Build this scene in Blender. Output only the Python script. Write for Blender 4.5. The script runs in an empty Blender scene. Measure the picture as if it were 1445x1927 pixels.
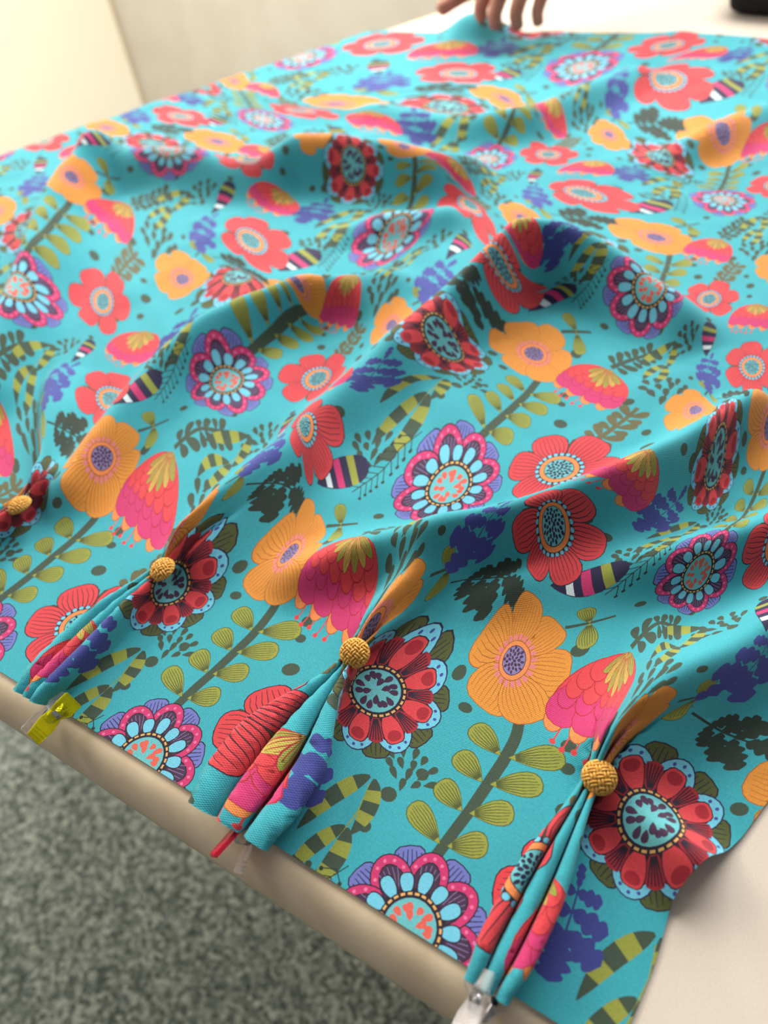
import bpy, bmesh, math, random
import numpy as np
from mathutils import Vector, Matrix
from mathutils.geometry import delaunay_2d_cdt
PI = math.pi
sc = bpy.context.scene
# ---------------------------------------------------------------- camera
cd = bpy.data.cameras.new('camera'); cam = bpy.data.objects.new('camera', cd); sc.collection.objects.link(cam)
cr, cu, cw = Vector((0.85097638, 0.51400925, -0.10785959)), Vector((-0.33488791, 0.68924807, 0.64248517)), Vector((-0.40458533, 0.51061883, -0.75866931))
m = Matrix((cr, cu, -cw)).transposed().to_4x4(); m.translation = Vector((0.02898687, -0.15308682, 0.37032841)); cam.matrix_world = m
cd.sensor_fit = 'VERTICAL'; cd.sensor_height = 36.0; cd.lens = 1510.87/1927*36.0; cd.clip_start = .02; cd.clip_end = 30
cd.dof.use_dof = True; cd.dof.focus_distance = .405; cd.dof.aperture_fstop = 5.6
sc.camera = cam
# ---------------------------------------------------------------- light
w = bpy.data.worlds.new('room_light'); sc.world = w; w.use_nodes = True
bg = w.node_tree.nodes['Background']; bg.inputs[0].default_value = (.93, .96, 1, 1); bg.inputs[1].default_value = .23
def area(name, loc, aim, sx, sy, power, col):
    l = bpy.data.lights.new(name, 'AREA'); l.shape = 'RECTANGLE'; l.size = sx; l.size_y = sy; l.energy = power; l.color = col
    o = bpy.data.objects.new(name, l); sc.collection.objects.link(o); o.location = loc
    o.rotation_euler = (Vector(aim)-Vector(loc)).to_track_quat('-Z', 'Y').to_euler(); return o
area('window_daylight', (-.40, 1.43, .98), (-.35, .3, .1), 1.5, 1.0, 52, (1, .97, .93))
area('side_window_daylight', (-1.79, .45, .80), (-.3, .15, 0), 1.6, 1.2, 50, (1, .95, .88))
sc.view_settings.view_transform = 'Standard'; sc.view_settings.look = 'None'; sc.view_settings.exposure = 0.12; sc.view_settings.gamma = 1
sc.view_settings.use_curve_mapping = False
# ---------------------------------------------------------------- helpers
def lin(c): return tuple(((v/255)/12.92 if v/255 < .04045 else ((v/255+.055)/1.055)**2.4) for v in c) + (1,)
def mat(name, col, rough=.6, spec=.5, **kw):
    M = bpy.data.materials.new(name); M.use_nodes = True; b = M.node_tree.nodes['Principled BSDF']
    b.inputs['Base Color'].default_value = lin(col); b.inputs['Roughness'].default_value = rough; b.inputs['Specular IOR Level'].default_value = spec
    for k, v in kw.items(): b.inputs[k.replace('_', ' ')].default_value = v
    return M
def N(M, t, **kw):
    n = M.node_tree.nodes.new(t)
    for k, v in kw.items(): setattr(n, k, v)
    return n
def L(M, a, b): M.node_tree.links.new(a, b)
def bsdf(M): return M.node_tree.nodes['Principled BSDF']
def speckle(M, c1, c2, scale, detail=3, lo=.4, hi=.6, bump=0, bscale=None, dist=.001):
    tc = N(M, 'ShaderNodeTexCoord'); n = N(M, 'ShaderNodeTexNoise'); n.inputs['Scale'].default_value = scale; n.inputs['Detail'].default_value = detail
    r = N(M, 'ShaderNodeValToRGB'); r.color_ramp.elements[0].position = lo; r.color_ramp.elements[1].position = hi
    r.color_ramp.elements[0].color = lin(c1); r.color_ramp.elements[1].color = lin(c2)
    L(M, tc.outputs['Object'], n.inputs['Vector']); L(M, n.outputs[0], r.inputs[0]); L(M, r.outputs[0], bsdf(M).inputs['Base Color'])
    if bump:
        n2 = N(M, 'ShaderNodeTexNoise'); n2.inputs['Scale'].default_value = bscale or scale; n2.inputs['Detail'].default_value = 2
        bp = N(M, 'ShaderNodeBump'); bp.inputs['Strength'].default_value = bump; bp.inputs['Distance'].default_value = dist
        L(M, tc.outputs['Object'], n2.inputs['Vector']); L(M, n2.outputs[0], bp.inputs['Height']); L(M, bp.outputs[0], bsdf(M).inputs['Normal'])
    return M
def obj(name, me, M=None, parent=None, smooth=True):
    if isinstance(me, bmesh.types.BMesh):
        b = me; bmesh.ops.recalc_face_normals(b, faces=b.faces); me = bpy.data.meshes.new(name); b.to_mesh(me); b.free()
    if smooth: me.polygons.foreach_set('use_smooth', [True]*len(me.polygons))
    if M: me.materials.append(M)
    o = bpy.data.objects.new(name, me); sc.collection.objects.link(o)
    if parent: o.parent = parent
    return o
def empty(name, loc, label, cat, group=None):
    o = bpy.data.objects.new(name, None); sc.collection.objects.link(o); o.location = loc; o['label'] = label; o['category'] = cat
    if group: o['group'] = group
    return o
def box(b, x0, x1, y0, y1, z0, z1, bev=0):
    r = bmesh.ops.create_cube(b, size=1); vs = r['verts']
    for v in vs: v.co = Vector((x0+(v.co.x+.5)*(x1-x0), y0+(v.co.y+.5)*(y1-y0), z0+(v.co.z+.5)*(z1-z0)))
    if bev: bmesh.ops.bevel(b, geom=list({e for v in vs for e in v.link_edges}), offset=bev, segments=3, affect='EDGES', profile=.5)
    return b
def struct(name, b, M, label=None):
    o = obj(name, b, M, smooth=False); o['kind'] = 'structure'
    return o
# ---------------------------------------------------------------- the room
FZ = -.74; CX, CY = -1.885, 1.455
carpet = mat('carpet', (92, 98, 92), .95, .1)
def carpet_nodes(M):
    tc = N(M, 'ShaderNodeTexCoord'); v = N(M, 'ShaderNodeTexVoronoi'); v.inputs['Scale'].default_value = 185
    n = N(M, 'ShaderNodeTexNoise'); n.inputs['Scale'].default_value = 60; n.inputs['Detail'].default_value = 3
    r = N(M, 'ShaderNodeValToRGB'); e = r.color_ramp.elements
    e[0].position = .0; e[0].color = lin((84, 92, 88)); e[1].position = 1; e[1].color = lin((188, 193, 183))
    for p_, c_ in ((.3, (112, 121, 116)), (.55, (138, 146, 138)), (.8, (160, 167, 158))):
        q = e.new(p_); q.color = lin(c_)
    mx = N(M, 'ShaderNodeMix', data_type='RGBA', blend_type='MULTIPLY'); mx.inputs[0].default_value = .4
    sp = N(M, 'ShaderNodeSeparateColor'); r2 = N(M, 'ShaderNodeValToRGB'); r2.color_ramp.elements[0].color = (.55, .58, .56, 1); r2.color_ramp.elements[0].position = .35; r2.color_ramp.elements[1].position = .68
    L(M, tc.outputs['Object'], v.inputs['Vector']); L(M, tc.outputs['Object'], n.inputs['Vector'])
    L(M, v.outputs['Color'], sp.inputs[0]); L(M, sp.outputs[0], r.inputs[0]); L(M, n.outputs[0], r2.inputs[0])
    L(M, r.outputs[0], mx.inputs[6]); L(M, r2.outputs[0], mx.inputs[7]); L(M, mx.outputs[2], bsdf(M).inputs['Base Color'])
    bp = N(M, 'ShaderNodeBump'); bp.inputs['Strength'].default_value = .35; bp.inputs['Distance'].default_value = .004; bp.invert = True
    L(M, v.outputs['Distance'], bp.inputs['Height']); L(M, bp.outputs[0], bsdf(M).inputs['Normal'])
carpet_nodes(carpet)
struct('floor', box(bmesh.new(), CX-.1, 2.2, -2.4, CY+.1, FZ-.05, FZ), carpet)
paint = speckle(mat('wall_paint', (245, 236, 214), .8, .3), (243, 234, 212), (248, 240, 220), 9, bump=.15, bscale=160, dist=.0006)
paint2 = speckle(mat('pier_paint', (240, 232, 220), .8, .3), (238, 230, 217), (243, 236, 224), 9, bump=.15, bscale=160, dist=.0006)
struct('wall_left', box(bmesh.new(), CX-.1, CX, -2.4, CY+.1, FZ, 1.9), paint)
b = bmesh.new(); WX0, WX1, WZ0, WZ1 = -1.2, .4, .45, 1.55
box(b, CX, WX0, CY, CY+.1, FZ, 1.9); box(b, WX1, 2.2, CY, CY+.1, FZ, 1.9); box(b, WX0, WX1, CY, CY+.1, FZ, WZ0); box(b, WX0, WX1, CY, CY+.1, WZ1, 1.9)
struct('wall_back', b, paint2)
wfm = mat('window_paint', (232, 230, 224), .4); b = bmesh.new()
for x in (WX0, (WX0+WX1)/2-.02, WX1-.04): box(b, x, x+.04, CY+.02, CY+.07, WZ0, WZ1)
for z in (WZ0, WZ1-.04): box(b, WX0, WX1, CY+.02, CY+.07, z, z+.04)
struct('window_1', b, wfm)
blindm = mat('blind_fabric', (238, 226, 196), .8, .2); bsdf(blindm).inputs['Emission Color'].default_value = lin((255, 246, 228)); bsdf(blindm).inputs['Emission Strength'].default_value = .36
blind = empty('window_blind', (CX+.035, .26, FZ), 'cream daylight-glowing blind hanging at the left beside the wall corner', 'blind')
b = bmesh.new(); box(b, -.004, .004, -1.1, 1.18, .11, 2.55); obj('blind_fabric', b, blindm, blind, False)
b = bmesh.new(); box(b, -.010, .010, -1.1, 1.18, .085, .11, .004); obj('bottom_rail', b, mat('blind_rail', (226, 216, 196), .5), blind, False)
b = bmesh.new(); tube0 = bmesh.ops.create_cone(b, cap_ends=True, segments=20, radius1=.025, radius2=.025, depth=2.28, matrix=Matrix.Translation((0, .04, 2.575)) @ Matrix.Rotation(PI/2, 4, 'X')); obj('roller', b, mat('blind_roller', (226, 216, 196), .5), blind)
skirt = mat('skirting_paint', (226, 222, 212), .45)
struct('baseboard_left', box(bmesh.new(), CX, CX+.015, -2.4, CY, FZ, FZ+.1), skirt)
struct('baseboard_back', box(bmesh.new(), CX+.015, 2.2, CY-.015, CY, FZ, FZ+.1), skirt)
# ---------------------------------------------------------------- trapezoid table
TY0, TY1, TR = -.1145, 1.05, .0190
def edge_s(t): return -.585 + .55*(t-.77)
corners = [(edge_s(TY0)-.0, TY0), (.95, TY0), (.95-.55*(TY1-TY0), TY1), (edge_s(TY1), TY1)]
def rounded_poly(cs, rad, n=10):
    out = []; k = len(cs)
    for i in range(k):
        p, a, c = Vector(cs[i]), Vector(cs[i-1]), Vector(cs[(i+1) % k])
        d1, d2 = (a-p).normalized(), (c-p).normalized(); ang = math.acos(d1.dot(d2)); tl = rad/math.tan(ang/2)
        ctr = p + (d1+d2).normalized()*(rad/math.sin(ang/2)); s = p+d1*tl-ctr; e = p+d2*tl-ctr
        a0 = math.atan2(s.y, s.x); da = (math.atan2(e.y, e.x)-a0+PI) % (2*PI) - PI
        out += [(ctr.x+rad*math.cos(a0+da*j/n), ctr.y+rad*math.sin(a0+da*j/n)) for j in range(n+1)]
    return out
def inset(P, d):
    out = []; k = len(P)
    for i in range(k):
        a, p, c = Vector(P[i-1]), Vector(P[i]), Vector(P[(i+1) % k])
        t = ((p-a).normalized()+(c-p).normalized()).normalized(); out.append((p.x-t.y*d, p.y+t.x*d))
    return out
OUT = rounded_poly(corners, .045)
def sweep(profile):                                           # profile: (inset, z) pairs, closed strip around the outline
    b = bmesh.new(); rows = [[b.verts.new((x, y, z)) for x, y in inset(OUT, d)] for d, z in profile]
    for r0, r1 in zip(rows[:-1], rows[1:]):
        for i in range(len(r0)): b.faces.new((r0[i-1], r0[i], r1[i], r1[i-1]))
    return b, rows
lam = speckle(mat('table_laminate', (206, 193, 178), .42, .4), (200, 187, 171), (212, 200, 186), 1300, 2, .3, .7)
edg = speckle(mat('table_edging', (206, 186, 156), .34, .5), (200, 178, 148), (214, 194, 164), 40, 4, .35, .65, .1, 60, .0008)
def scuffs(M):                                                # worn brown nicks in the edging
    tc = N(M, 'ShaderNodeTexCoord'); n = N(M, 'ShaderNodeTexNoise'); n.inputs['Scale'].default_value = 150; n.inputs['Detail'].default_value = 4
    n2 = N(M, 'ShaderNodeTexNoise'); n2.inputs['Scale'].default_value = 14; mu = N(M, 'ShaderNodeMath', operation='MULTIPLY'); r = N(M, 'ShaderNodeMapRange'); r.inputs[1].default_value = .40; r.inputs[2].default_value = .44
    mx = N(M, 'ShaderNodeMix', data_type='RGBA'); mx.inputs[7].default_value = lin((140, 108, 70)); old = bsdf(M).inputs['Base Color'].links[0].from_socket
    L(M, tc.outputs['Object'], n.inputs['Vector']); L(M, tc.outputs['Object'], n2.inputs['Vector']); L(M, n.outputs[0], mu.inputs[0]); L(M, n2.outputs[0], mu.inputs[1])
    L(M, mu.outputs[0], r.inputs[0]); L(M, r.outputs[0], mx.inputs[0]); L(M, old, mx.inputs[6]); L(M, mx.outputs[2], bsdf(M).inputs['Base Color'])
scuffs(edg)
table = empty('table', (0, 0, FZ), 'cream laminate table with a tan rounded edge under the floral cloth', 'table')
b, rows = sweep([(TR+.0005, .0), (TR+.0005, -.004)])
b.faces.new(rows[0]); obj('table_top', b, lam, table, False).location = (0, 0, -FZ)
b, rows = sweep([(TR-TR*math.cos(a)+.0, -TR+TR*math.sin(a)) for a in [PI/2-PI*i/14 for i in range(15)]] + [(TR+.004, -2*TR)])
b.faces.new(rows[-1]); obj('edge_band', b, edg, table).location = (0, 0, -FZ)
legm = mat('leg_metal', (70, 70, 72), .35, .5, Metallic=.8)
for x, y in ((-.78, .02), (.62, .02), (.2, .9), (-.36, .9)):
    b = bmesh.new(); bmesh.ops.create_cone(b, cap_ends=True, segments=16, radius1=.016, radius2=.016, depth=-FZ-2*TR, matrix=Matrix.Translation((x, y, (-FZ-2*TR)/2)))
    l = obj('leg', b, legm, table); b = bmesh.new()
    bmesh.ops.create_cone(b, cap_ends=True, segments=16, radius1=.021, radius2=.018, depth=.03, matrix=Matrix.Translation((x, y, .0152))); obj('foot_cap', b, mat('foot_rubber', (30, 30, 30), .7), l)
import math
def smooth1(a, b, x):
    t = np.clip((x-a)/(b-a), 0, 1); return t*t*(3-2*t)
class HeightField:
    """soft folds of the cloth: crest lines with a rounded cross-section, on a 2 mm grid"""
    def __init__(self, ridges, x0=-1.05, x1=.40, y0=-.06, y1=1.05, g=.002):
        self.x0, self.y0, self.g = x0, y0, g
        nx, ny = int((x1-x0)/g)+1, int((y1-y0)/g)+1
        X, Y = np.meshgrid(x0+g*np.arange(nx), y0+g*np.arange(ny))
        acc = np.zeros_like(X)
        for pts, (wl, wr) in ridges:
            best = np.full_like(X, 1e9); hh = np.zeros_like(X); wd = np.full_like(X, wl)
            for (ax, ay, ah), (bx, by, bh) in zip(pts[:-1], pts[1:]):
                dx, dy = bx-ax, by-ay; L2 = dx*dx+dy*dy
                t = np.clip(((X-ax)*dx+(Y-ay)*dy)/L2, 0, 1)
                d = np.hypot(X-ax-t*dx, Y-ay-t*dy); m = d < best
                side = .5+.5*np.clip(((X-ax)*dy-(Y-ay)*dx)/math.sqrt(L2)/np.maximum(d, 1e-6), -1, 1)
                best = np.where(m, d, best); hh = np.where(m, ah+(bh-ah)*t, hh); wd = np.where(m, wl+(wr-wl)*side, wd)
            q = np.clip(best/wd, 0, 1); prof = (.5+.5*np.cos(np.pi*q))**1.15
            acc += (hh*prof)**2
        h = np.sqrt(acc)
        for n in (3, 2):
            m = int(3*n); ker = np.exp(-.5*(np.arange(-m, m+1)/n)**2); ker /= ker.sum()
            for ax in (0, 1):
                pad = [(0, 0), (0, 0)]; pad[ax] = (m, m); hp = np.pad(h, pad, mode='edge'); o = np.zeros_like(h)
                for i, kv in enumerate(ker):
                    sl = [slice(None)]*2; sl[ax] = slice(i, i+h.shape[ax]); o += kv*hp[tuple(sl)]
                h = o
        self.h = h
    def __call__(self, x, y):
        h = self.h; fx = np.clip((x-self.x0)/self.g, 1, h.shape[1]-3.001); fy = np.clip((y-self.y0)/self.g, 1, h.shape[0]-3.001)
        ix, iy = fx.astype(int), fy.astype(int); a, b = fx-ix, fy-iy
        def w(t): return (((-t+2)*t-1)*t/2, ((3*t-5)*t*t+2)/2, ((-3*t+4)*t+1)*t/2, (t-1)*t*t/2)
        wa, wb = w(a), w(b); r = 0
        for j in range(4):
            for i in range(4): r = r + wb[j]*wa[i]*h[iy+j-1, ix+i-1]
        return r
RIDGES = [([(-0.3626, 0.0066, 0.0202), (-0.3602, 0.0239, 0.0217), (-0.3656, 0.0561, 0.0264), (-0.369, 0.0809, 0.0279), (-0.375, 0.1121, 0.0295), (-0.3756, 0.1426, 0.0326), (-0.3674, 0.183, 0.0372), (-0.3518, 0.2141, 0.0372), (-0.3283, 0.2441, 0.0403), (-0.2984, 0.2624, 0.0341), (-0.2897, 0.2988, 0.0186)], (0.026, 0.03)), ([(-0.2495, 0.0088, 0.0174), (-0.2469, 0.0339, 0.0203), (-0.2459, 0.0538, 0.0217), (-0.2432, 0.0776, 0.0232), (-0.2419, 0.1045, 0.0246), (-0.2419, 0.1349, 0.0261), (-0.238, 0.1612, 0.029), (-0.2336, 0.195, 0.0319), (-0.2276, 0.228, 0.0348), (-0.2184, 0.2652, 0.0391), (-0.2053, 0.3017, 0.0522), (-0.1945, 0.3392, 0.0667), (-0.1702, 0.3544, 0.058), (-0.1441, 0.3559, 0.0493), (-0.1107, 0.3475, 0.0406), (-0.0667, 0.3338, 0.0261)], (0.03, 0.034)), ([(-0.1823, 0.0288, 0.016), (-0.1649, 0.0481, 0.024), (-0.146, 0.0635, 0.0288), (-0.1231, 0.0758, 0.0336), (-0.1069, 0.0897, 0.0384), (-0.09, 0.1037, 0.0432), (-0.0717, 0.1195, 0.048), (-0.0578, 0.1358, 0.0496), (-0.0446, 0.155, 0.0496), (-0.0301, 0.1826, 0.0448), (-0.0157, 0.2153, 0.0384), (0.0043, 0.2622, 0.032)], (0.03, 0.015)), ([(-0.1296, 0.0224, 0.0135), (-0.1269, 0.0427, 0.0135), (-0.1171, 0.0575, 0.0135), (-0.1074, 0.0696, 0.0095)], (0.014, 0.014)), ([(-0.0934, 0.0615, 0.0072), (-0.0764, 0.0785, 0.0144), (-0.0593, 0.1022, 0.0162), (-0.0446, 0.1258, 0.0162), (-0.0268, 0.1613, 0.0126)], (0.01, 0.02)), ([(0.009, 0.0129, 0.0208), (0.0154, 0.034, 0.0256), (0.0244, 0.0565, 0.0288), (0.037, 0.0766, 0.032), (0.0475, 0.0949, 0.032), (0.0672, 0.1268, 0.032)], (0.03, 0.026)), ([(-0.0593, 0.0755, 0.0054), (-0.0409, 0.0947, 0.0126), (-0.0206, 0.1149, 0.0216), (0.0048, 0.1365, 0.027), (0.0306, 0.1634, 0.0288), (0.052, 0.1901, 0.0288)], (0.022, 0.018)), ([(-0.6607, 0.3533, 0.026), (-0.6202, 0.3635, 0.0312), (-0.5578, 0.3807, 0.0338), (-0.5083, 0.3823, 0.0286), (-0.4805, 0.3883, 0.0312), (-0.4537, 0.4149, 0.0442), (-0.4161, 0.4261, 0.0494), (-0.3678, 0.4337, 0.0468), (-0.3295, 0.4408, 0.039), (-0.307, 0.4663, 0.0234)], (0.046, 0.034)), ([(-0.4993, 0.06, 0.025), (-0.5394, 0.1301, 0.0325), (-0.5777, 0.1914, 0.04), (-0.6253, 0.2519, 0.0375), (-0.6497, 0.2998, 0.04), (-0.6607, 0.3438, 0.0425), (-0.6677, 0.3666, 0.0375)], (0.028, 0.046)), ([(-0.2342, 0.71, 0.0162), (-0.2894, 0.5738, 0.0243), (-0.3529, 0.5432, 0.0216), (-0.4617, 0.5602, 0.0135)], (0.034, 0.03)), ([(-0.0945, 0.6568, 0.0189), (-0.1284, 0.5848, 0.0243), (-0.1538, 0.5539, 0.0135)], (0.034, 0.03)), ([(-0.3631, 0.3469, 0.0081), (-0.322, 0.3695, 0.0189), (-0.2835, 0.4016, 0.0189)], (0.026, 0.026)), ([(0.0101, -0.0053, 0.0075), (0.0263, -0.0073, 0.0175), (0.0443, -0.0136, 0.03), (0.0571, -0.0197, 0.0375), (0.0676, -0.0216, 0.0375)], (0.013, 0.013)), ([(-0.4637, 0.7801, 0.0216), (-0.4467, 0.7808, 0.0243), (-0.4301, 0.7955, 0.0162)], (0.04, 0.04))]
PINS = [(-0.049, 0.132, -0.056, 0.039), (-0.279, 0.132, -0.1998, 0.0412), (-0.509, 0.132, -0.3511, 0.0445), (0.001, 0.125, -0.0049, 0.0372), (-0.229, 0.125, -0.1619, 0.0397), (-0.459, 0.125, -0.3162, 0.0411), (-0.051, 0.185, -0.0403, 0.0904), (-0.281, 0.185, -0.2081, 0.1046), (-0.511, 0.185, -0.3655, 0.0954), (-0.033, 0.207, -0.0159, 0.1162), (-0.263, 0.207, -0.1861, 0.1236), (-0.493, 0.207, -0.3629, 0.1297), (-0.093, 0.14, -0.0811, 0.0786), (-0.323, 0.14, -0.2256, 0.0796), (0.137, 0.14, 0.0551, 0.0495), (-0.131, 0.161, -0.0991, 0.0892), (0.099, 0.161, 0.0485, 0.078), (-0.591, 0.161, -0.4577, 0.0973), (-0.085, 0.185, -0.0678, 0.1136), (-0.315, 0.185, -0.2414, 0.1207), (0.043, 0.167, 0.0126, 0.0769), (-0.417, 0.167, -0.2841, 0.0877), (-0.179, 0.131, -0.1298, 0.0623), (0.019, 0.159, 0.0012, 0.0899), (-0.441, 0.159, -0.3206, 0.101), (0.009, 0.22, 0.0092, 0.1248), (-0.221, 0.22, -0.1417, 0.1298), (-0.451, 0.22, -0.3366, 0.1508), (-0.681, 0.22, -0.5428, 0.1483), (-0.167, 0.262, -0.0876, 0.1703), (-0.397, 0.262, -0.2749, 0.1816), (-0.627, 0.262, -0.4987, 0.1885), (-0.108, 0.326, -0.03, 0.2536), (-0.233, 0.351, -0.1468, 0.2663), (-0.463, 0.351, -0.3282, 0.238), (-0.693, 0.351, -0.6347, 0.3002), (-0.183, 0.344, -0.0978, 0.2513), (-0.413, 0.344, -0.2945, 0.2479), (-0.643, 0.344, -0.5924, 0.2993), (-0.285, 0.307, -0.2042, 0.24), (-0.055, 0.307, -0.0062, 0.2077), (-0.515, 0.307, -0.4149, 0.2672), (-0.568, 0.326, -0.4536, 0.2393), (-0.235, 0.404, -0.1591, 0.3258), (-0.217, 0.426, -0.1362, 0.3337), (-0.303, 0.254, -0.226, 0.1806), (-0.315, 0.38, -0.257, 0.3185), (-0.085, 0.38, -0.0359, 0.2964), (-0.545, 0.38, -0.4875, 0.3051), (-0.269, 0.404, -0.1924, 0.305), (-0.499, 0.404, -0.4367, 0.3107), (-0.271, 0.242, -0.1976, 0.1997), (-0.11, 0.246, -0.0429, 0.1551), (-0.601, 0.2, -0.4634, 0.1344), (-0.57, 0.246, -0.4294, 0.147), (-0.141, 0.386, -0.0641, 0.29), (-0.294, 0.465, -0.195, 0.3276), (-0.257, 0.473, -0.1639, 0.3506), (-0.325, 0.419, -0.2581, 0.3708), (-0.524, 0.465, -0.4525, 0.3686), (-0.487, 0.473, -0.4077, 0.3729), (-0.555, 0.419, -0.4992, 0.3566), (-0.581, 0.481, -0.4888, 0.3897), (-0.405, 0.439, -0.3135, 0.3541), (-0.351, 0.481, -0.2817, 0.433), (-0.175, 0.439, -0.0913, 0.3353), (-0.635, 0.439, -0.5745, 0.3744), (-0.469, 0.526, -0.3903, 0.4156), (-0.187, 0.57, -0.1185, 0.437), (-0.417, 0.57, -0.3488, 0.4369), (-0.137, 0.563, -0.0751, 0.436), (-0.189, 0.623, -0.1348, 0.4753), (-0.223, 0.623, -0.2008, 0.4817), (-0.129, 0.658, -0.0867, 0.509), (-0.359, 0.658, -0.3035, 0.5084), (-0.305, 0.7, -0.2541, 0.5356), (-0.248, 0.684, -0.2092, 0.5208), (-0.211, 0.692, -0.1724, 0.5271), (-0.193, 0.745, -0.1553, 0.5488), (-0.246, 0.764, -0.2164, 0.5896), (-0.141, 0.789, -0.114, 0.5886), (-0.091, 0.782, -0.0814, 0.6139), (-0.423, 0.745, -0.3899, 0.5974), (-0.371, 0.789, -0.344, 0.6304), (-0.321, 0.782, -0.2758, 0.5807), (-0.441, 0.692, -0.3922, 0.5287), (-0.478, 0.684, -0.4482, 0.541), (-0.476, 0.764, -0.5141, 0.565), (-0.177, 0.842, -0.2079, 0.7193), (-0.223, 0.818, -0.2386, 0.6601), (-0.143, 0.842, -0.1443, 0.7033), (-0.259, 0.919, -0.2306, 0.7994), (-0.202, 0.903, -0.1864, 0.7906), (-0.165, 0.911, -0.1568, 0.7942)]
# ---------------------------------------------------------------- printed cotton
PU, QV, SH = 230.0, 219.0, 46.0          # repeat width, height and sideways step (mm)
COL = dict(bg=(54,156,168), line=(38,27,44), red=(202,62,68), red2=(156,34,46), mag=(188,50,104), mag2=(218,110,150),
           org=(206,134,52), org2=(146,80,34), orgr=(220,130,72), pur=(126,114,160), plum=(66,42,68), olive=(138,144,60),
           olive2=(74,82,42), green=(58,74,60), green2=(40,54,46), blue=(62,70,142), blue2=(56,64,132), lblue=(104,184,208),
           peri=(102,110,178), teal=(96,174,180), navy=(36,34,66), tan=(208,160,92), coral=(206,92,78), white=(200,216,218),
           pink=(208,116,120), yel=(178,160,74), khaki=(92,90,62))
CN = list(COL); CI = {n: i for i, n in enumerate(CN)}
POLY = []; XF = [0, 0, 0, 1]
def put(pts, col):
    c, s = math.cos(XF[2]), math.sin(XF[2]); k = XF[3]
    P = [((x*c - y*s)*k + XF[0], (x*s + y*c)*k + XF[1]) for x, y in pts]
    a = sum(P[i-1][0]*P[i][1] - P[i][0]*P[i-1][1] for i in range(len(P)))
    if abs(a) < 0.02: return
    POLY.append((P if a > 0 else P[::-1], CI[col]))
def at(x, y, rot=0, k=1): XF[:] = [x, y, math.radians(rot), k]
def mv(pts, x, y, r):
    c, s = math.cos(r), math.sin(r)
    return [(px*c - py*s + x, px*s + py*c + y) for px, py in pts]
def disc(x, y, r, col, n=14, ry=None, rot=0): put(mv([(r*math.cos(2*PI*i/n), (ry or r)*math.sin(2*PI*i/n)) for i in range(n)], x, y, rot), col)
def lw(t, a, b):
    m = a/(a+b); return (t**a*(1-t)**b)/(m**a*(1-m)**b)
def leafpts(L, W, a=1.0, b=.5, n=9, x0=0, grow=0):
    ts = [.5-.5*math.cos(PI*i/n) for i in range(n+1)]
    up = [(x0-grow + t*(L+2*grow), lw(t, a, b)*(W+grow)) for t in ts]
    return up + [(x, -y) for x, y in up[-2:0:-1]]
def leaf(x, y, r, L, W, col, a=1.0, b=.5, n=9, x0=0, grow=0): put(mv(leafpts(L, W, a, b, n, x0, grow), x, y, r), col)
def stroke(P, w0, w1, col):
    n = len(P); A = []; B = []
    for i, (x, y) in enumerate(P):
        x1, y1 = P[min(i+1, n-1)]; x2, y2 = P[max(i-1, 0)]
        dx, dy = x1-x2, y1-y2; l = math.hypot(dx, dy) or 1; w = (w0 + (w1-w0)*i/(n-1))/2
        A.append((x-dy/l*w, y+dx/l*w)); B.append((x+dy/l*w, y-dx/l*w))
    put(A + B[::-1], col)
def veins(x, y, r, L, W, col, m, a=1.0, b=.5, x0=0, w=.42, t0=.1, t1=.9):
    for j in range(m):
        k = -1 + 2*(j+.5)/m
        t2 = t1 - .13*abs(k)
        P = [(x0+t*L, k*.92*lw(t, a, b)*W) for t in (t0, t0+(t2-t0)*.33, t0+(t2-t0)*.66, t2)]
        stroke(mv(P, x, y, r), w, w*.5, col)
def olive_leaf(x, y, r, L, W):
    leaf(x, y, r, L, W, 'olive2', 1.05, .42, 9, 0, .45); leaf(x, y, r, L, W, 'olive', 1.05, .42, 9)
    veins(x, y, r, L, W, 'olive2', 7, 1.05, .42, 0, .62, .12, .95)
def cells(R, col, n, rng, mn=.9, mx=2.0):
    for i in range(n):
        q = R*math.sqrt((i+.5)/n)*.93; th = i*2.39996
        disc(q*math.cos(th), q*math.sin(th), rng.uniform(mn, mx)*.86, col, 7, rng.uniform(mn, mx)*.6, th)
def drops(R, col, n, rng, L=5.0):
    for ring, m in ((.28, max(3, n//3)), (.68, n)):
        for i in range(m):
            th = 2*PI*(i+ring)/m + rng.uniform(-.15, .15)
            leaf(R*ring*math.cos(th)*.8, R*ring*math.sin(th)*.8, th+rng.uniform(-.5, .5), L*rng.uniform(.75, 1.15), L*.33, col, .9, .5, 5)
def flower_red(x, y, rot, k, seed):
    rng = random.Random(seed); at(x, y, rot, k)
    for i in range(6):
        th = 2*PI*(i+.5)/6
        for d in (-.34, -.12, .12, .34): olive_s(th+d, 27.5-abs(d)*9)
    for i in range(6):
        th = 2*PI*i/6 + rng.uniform(-.07, .07); L = 24*rng.uniform(.9, 1.06); W = 11.6*rng.uniform(.94, 1.05)
        leaf(0, 0, th, L, W, 'line', .62, .36, 10, 8.5, .55); leaf(0, 0, th, L, W, 'red', .62, .36, 10, 8.5)
        veins(0, 0, th, L, W, 'line', 7, .62, .36, 8.5, .6, .1, .94)
    disc(0, 0, 13.6, 'line', 24)
    for i in range(22):
        th = 2*PI*i/22; disc(13.2*math.cos(th), 13.2*math.sin(th), 1.75, 'line', 8); disc(13.2*math.cos(th), 13.2*math.sin(th), 1.35, 'lblue', 8)
    disc(0, 0, 12.2, 'line', 24); disc(0, 0, 11.7, 'orgr', 24); disc(0, 0, 9.0, 'line', 22); disc(0, 0, 8.5, 'teal', 22); cells(8.3, 'navy', 38, rng, 1.15, 1.6)
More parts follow.
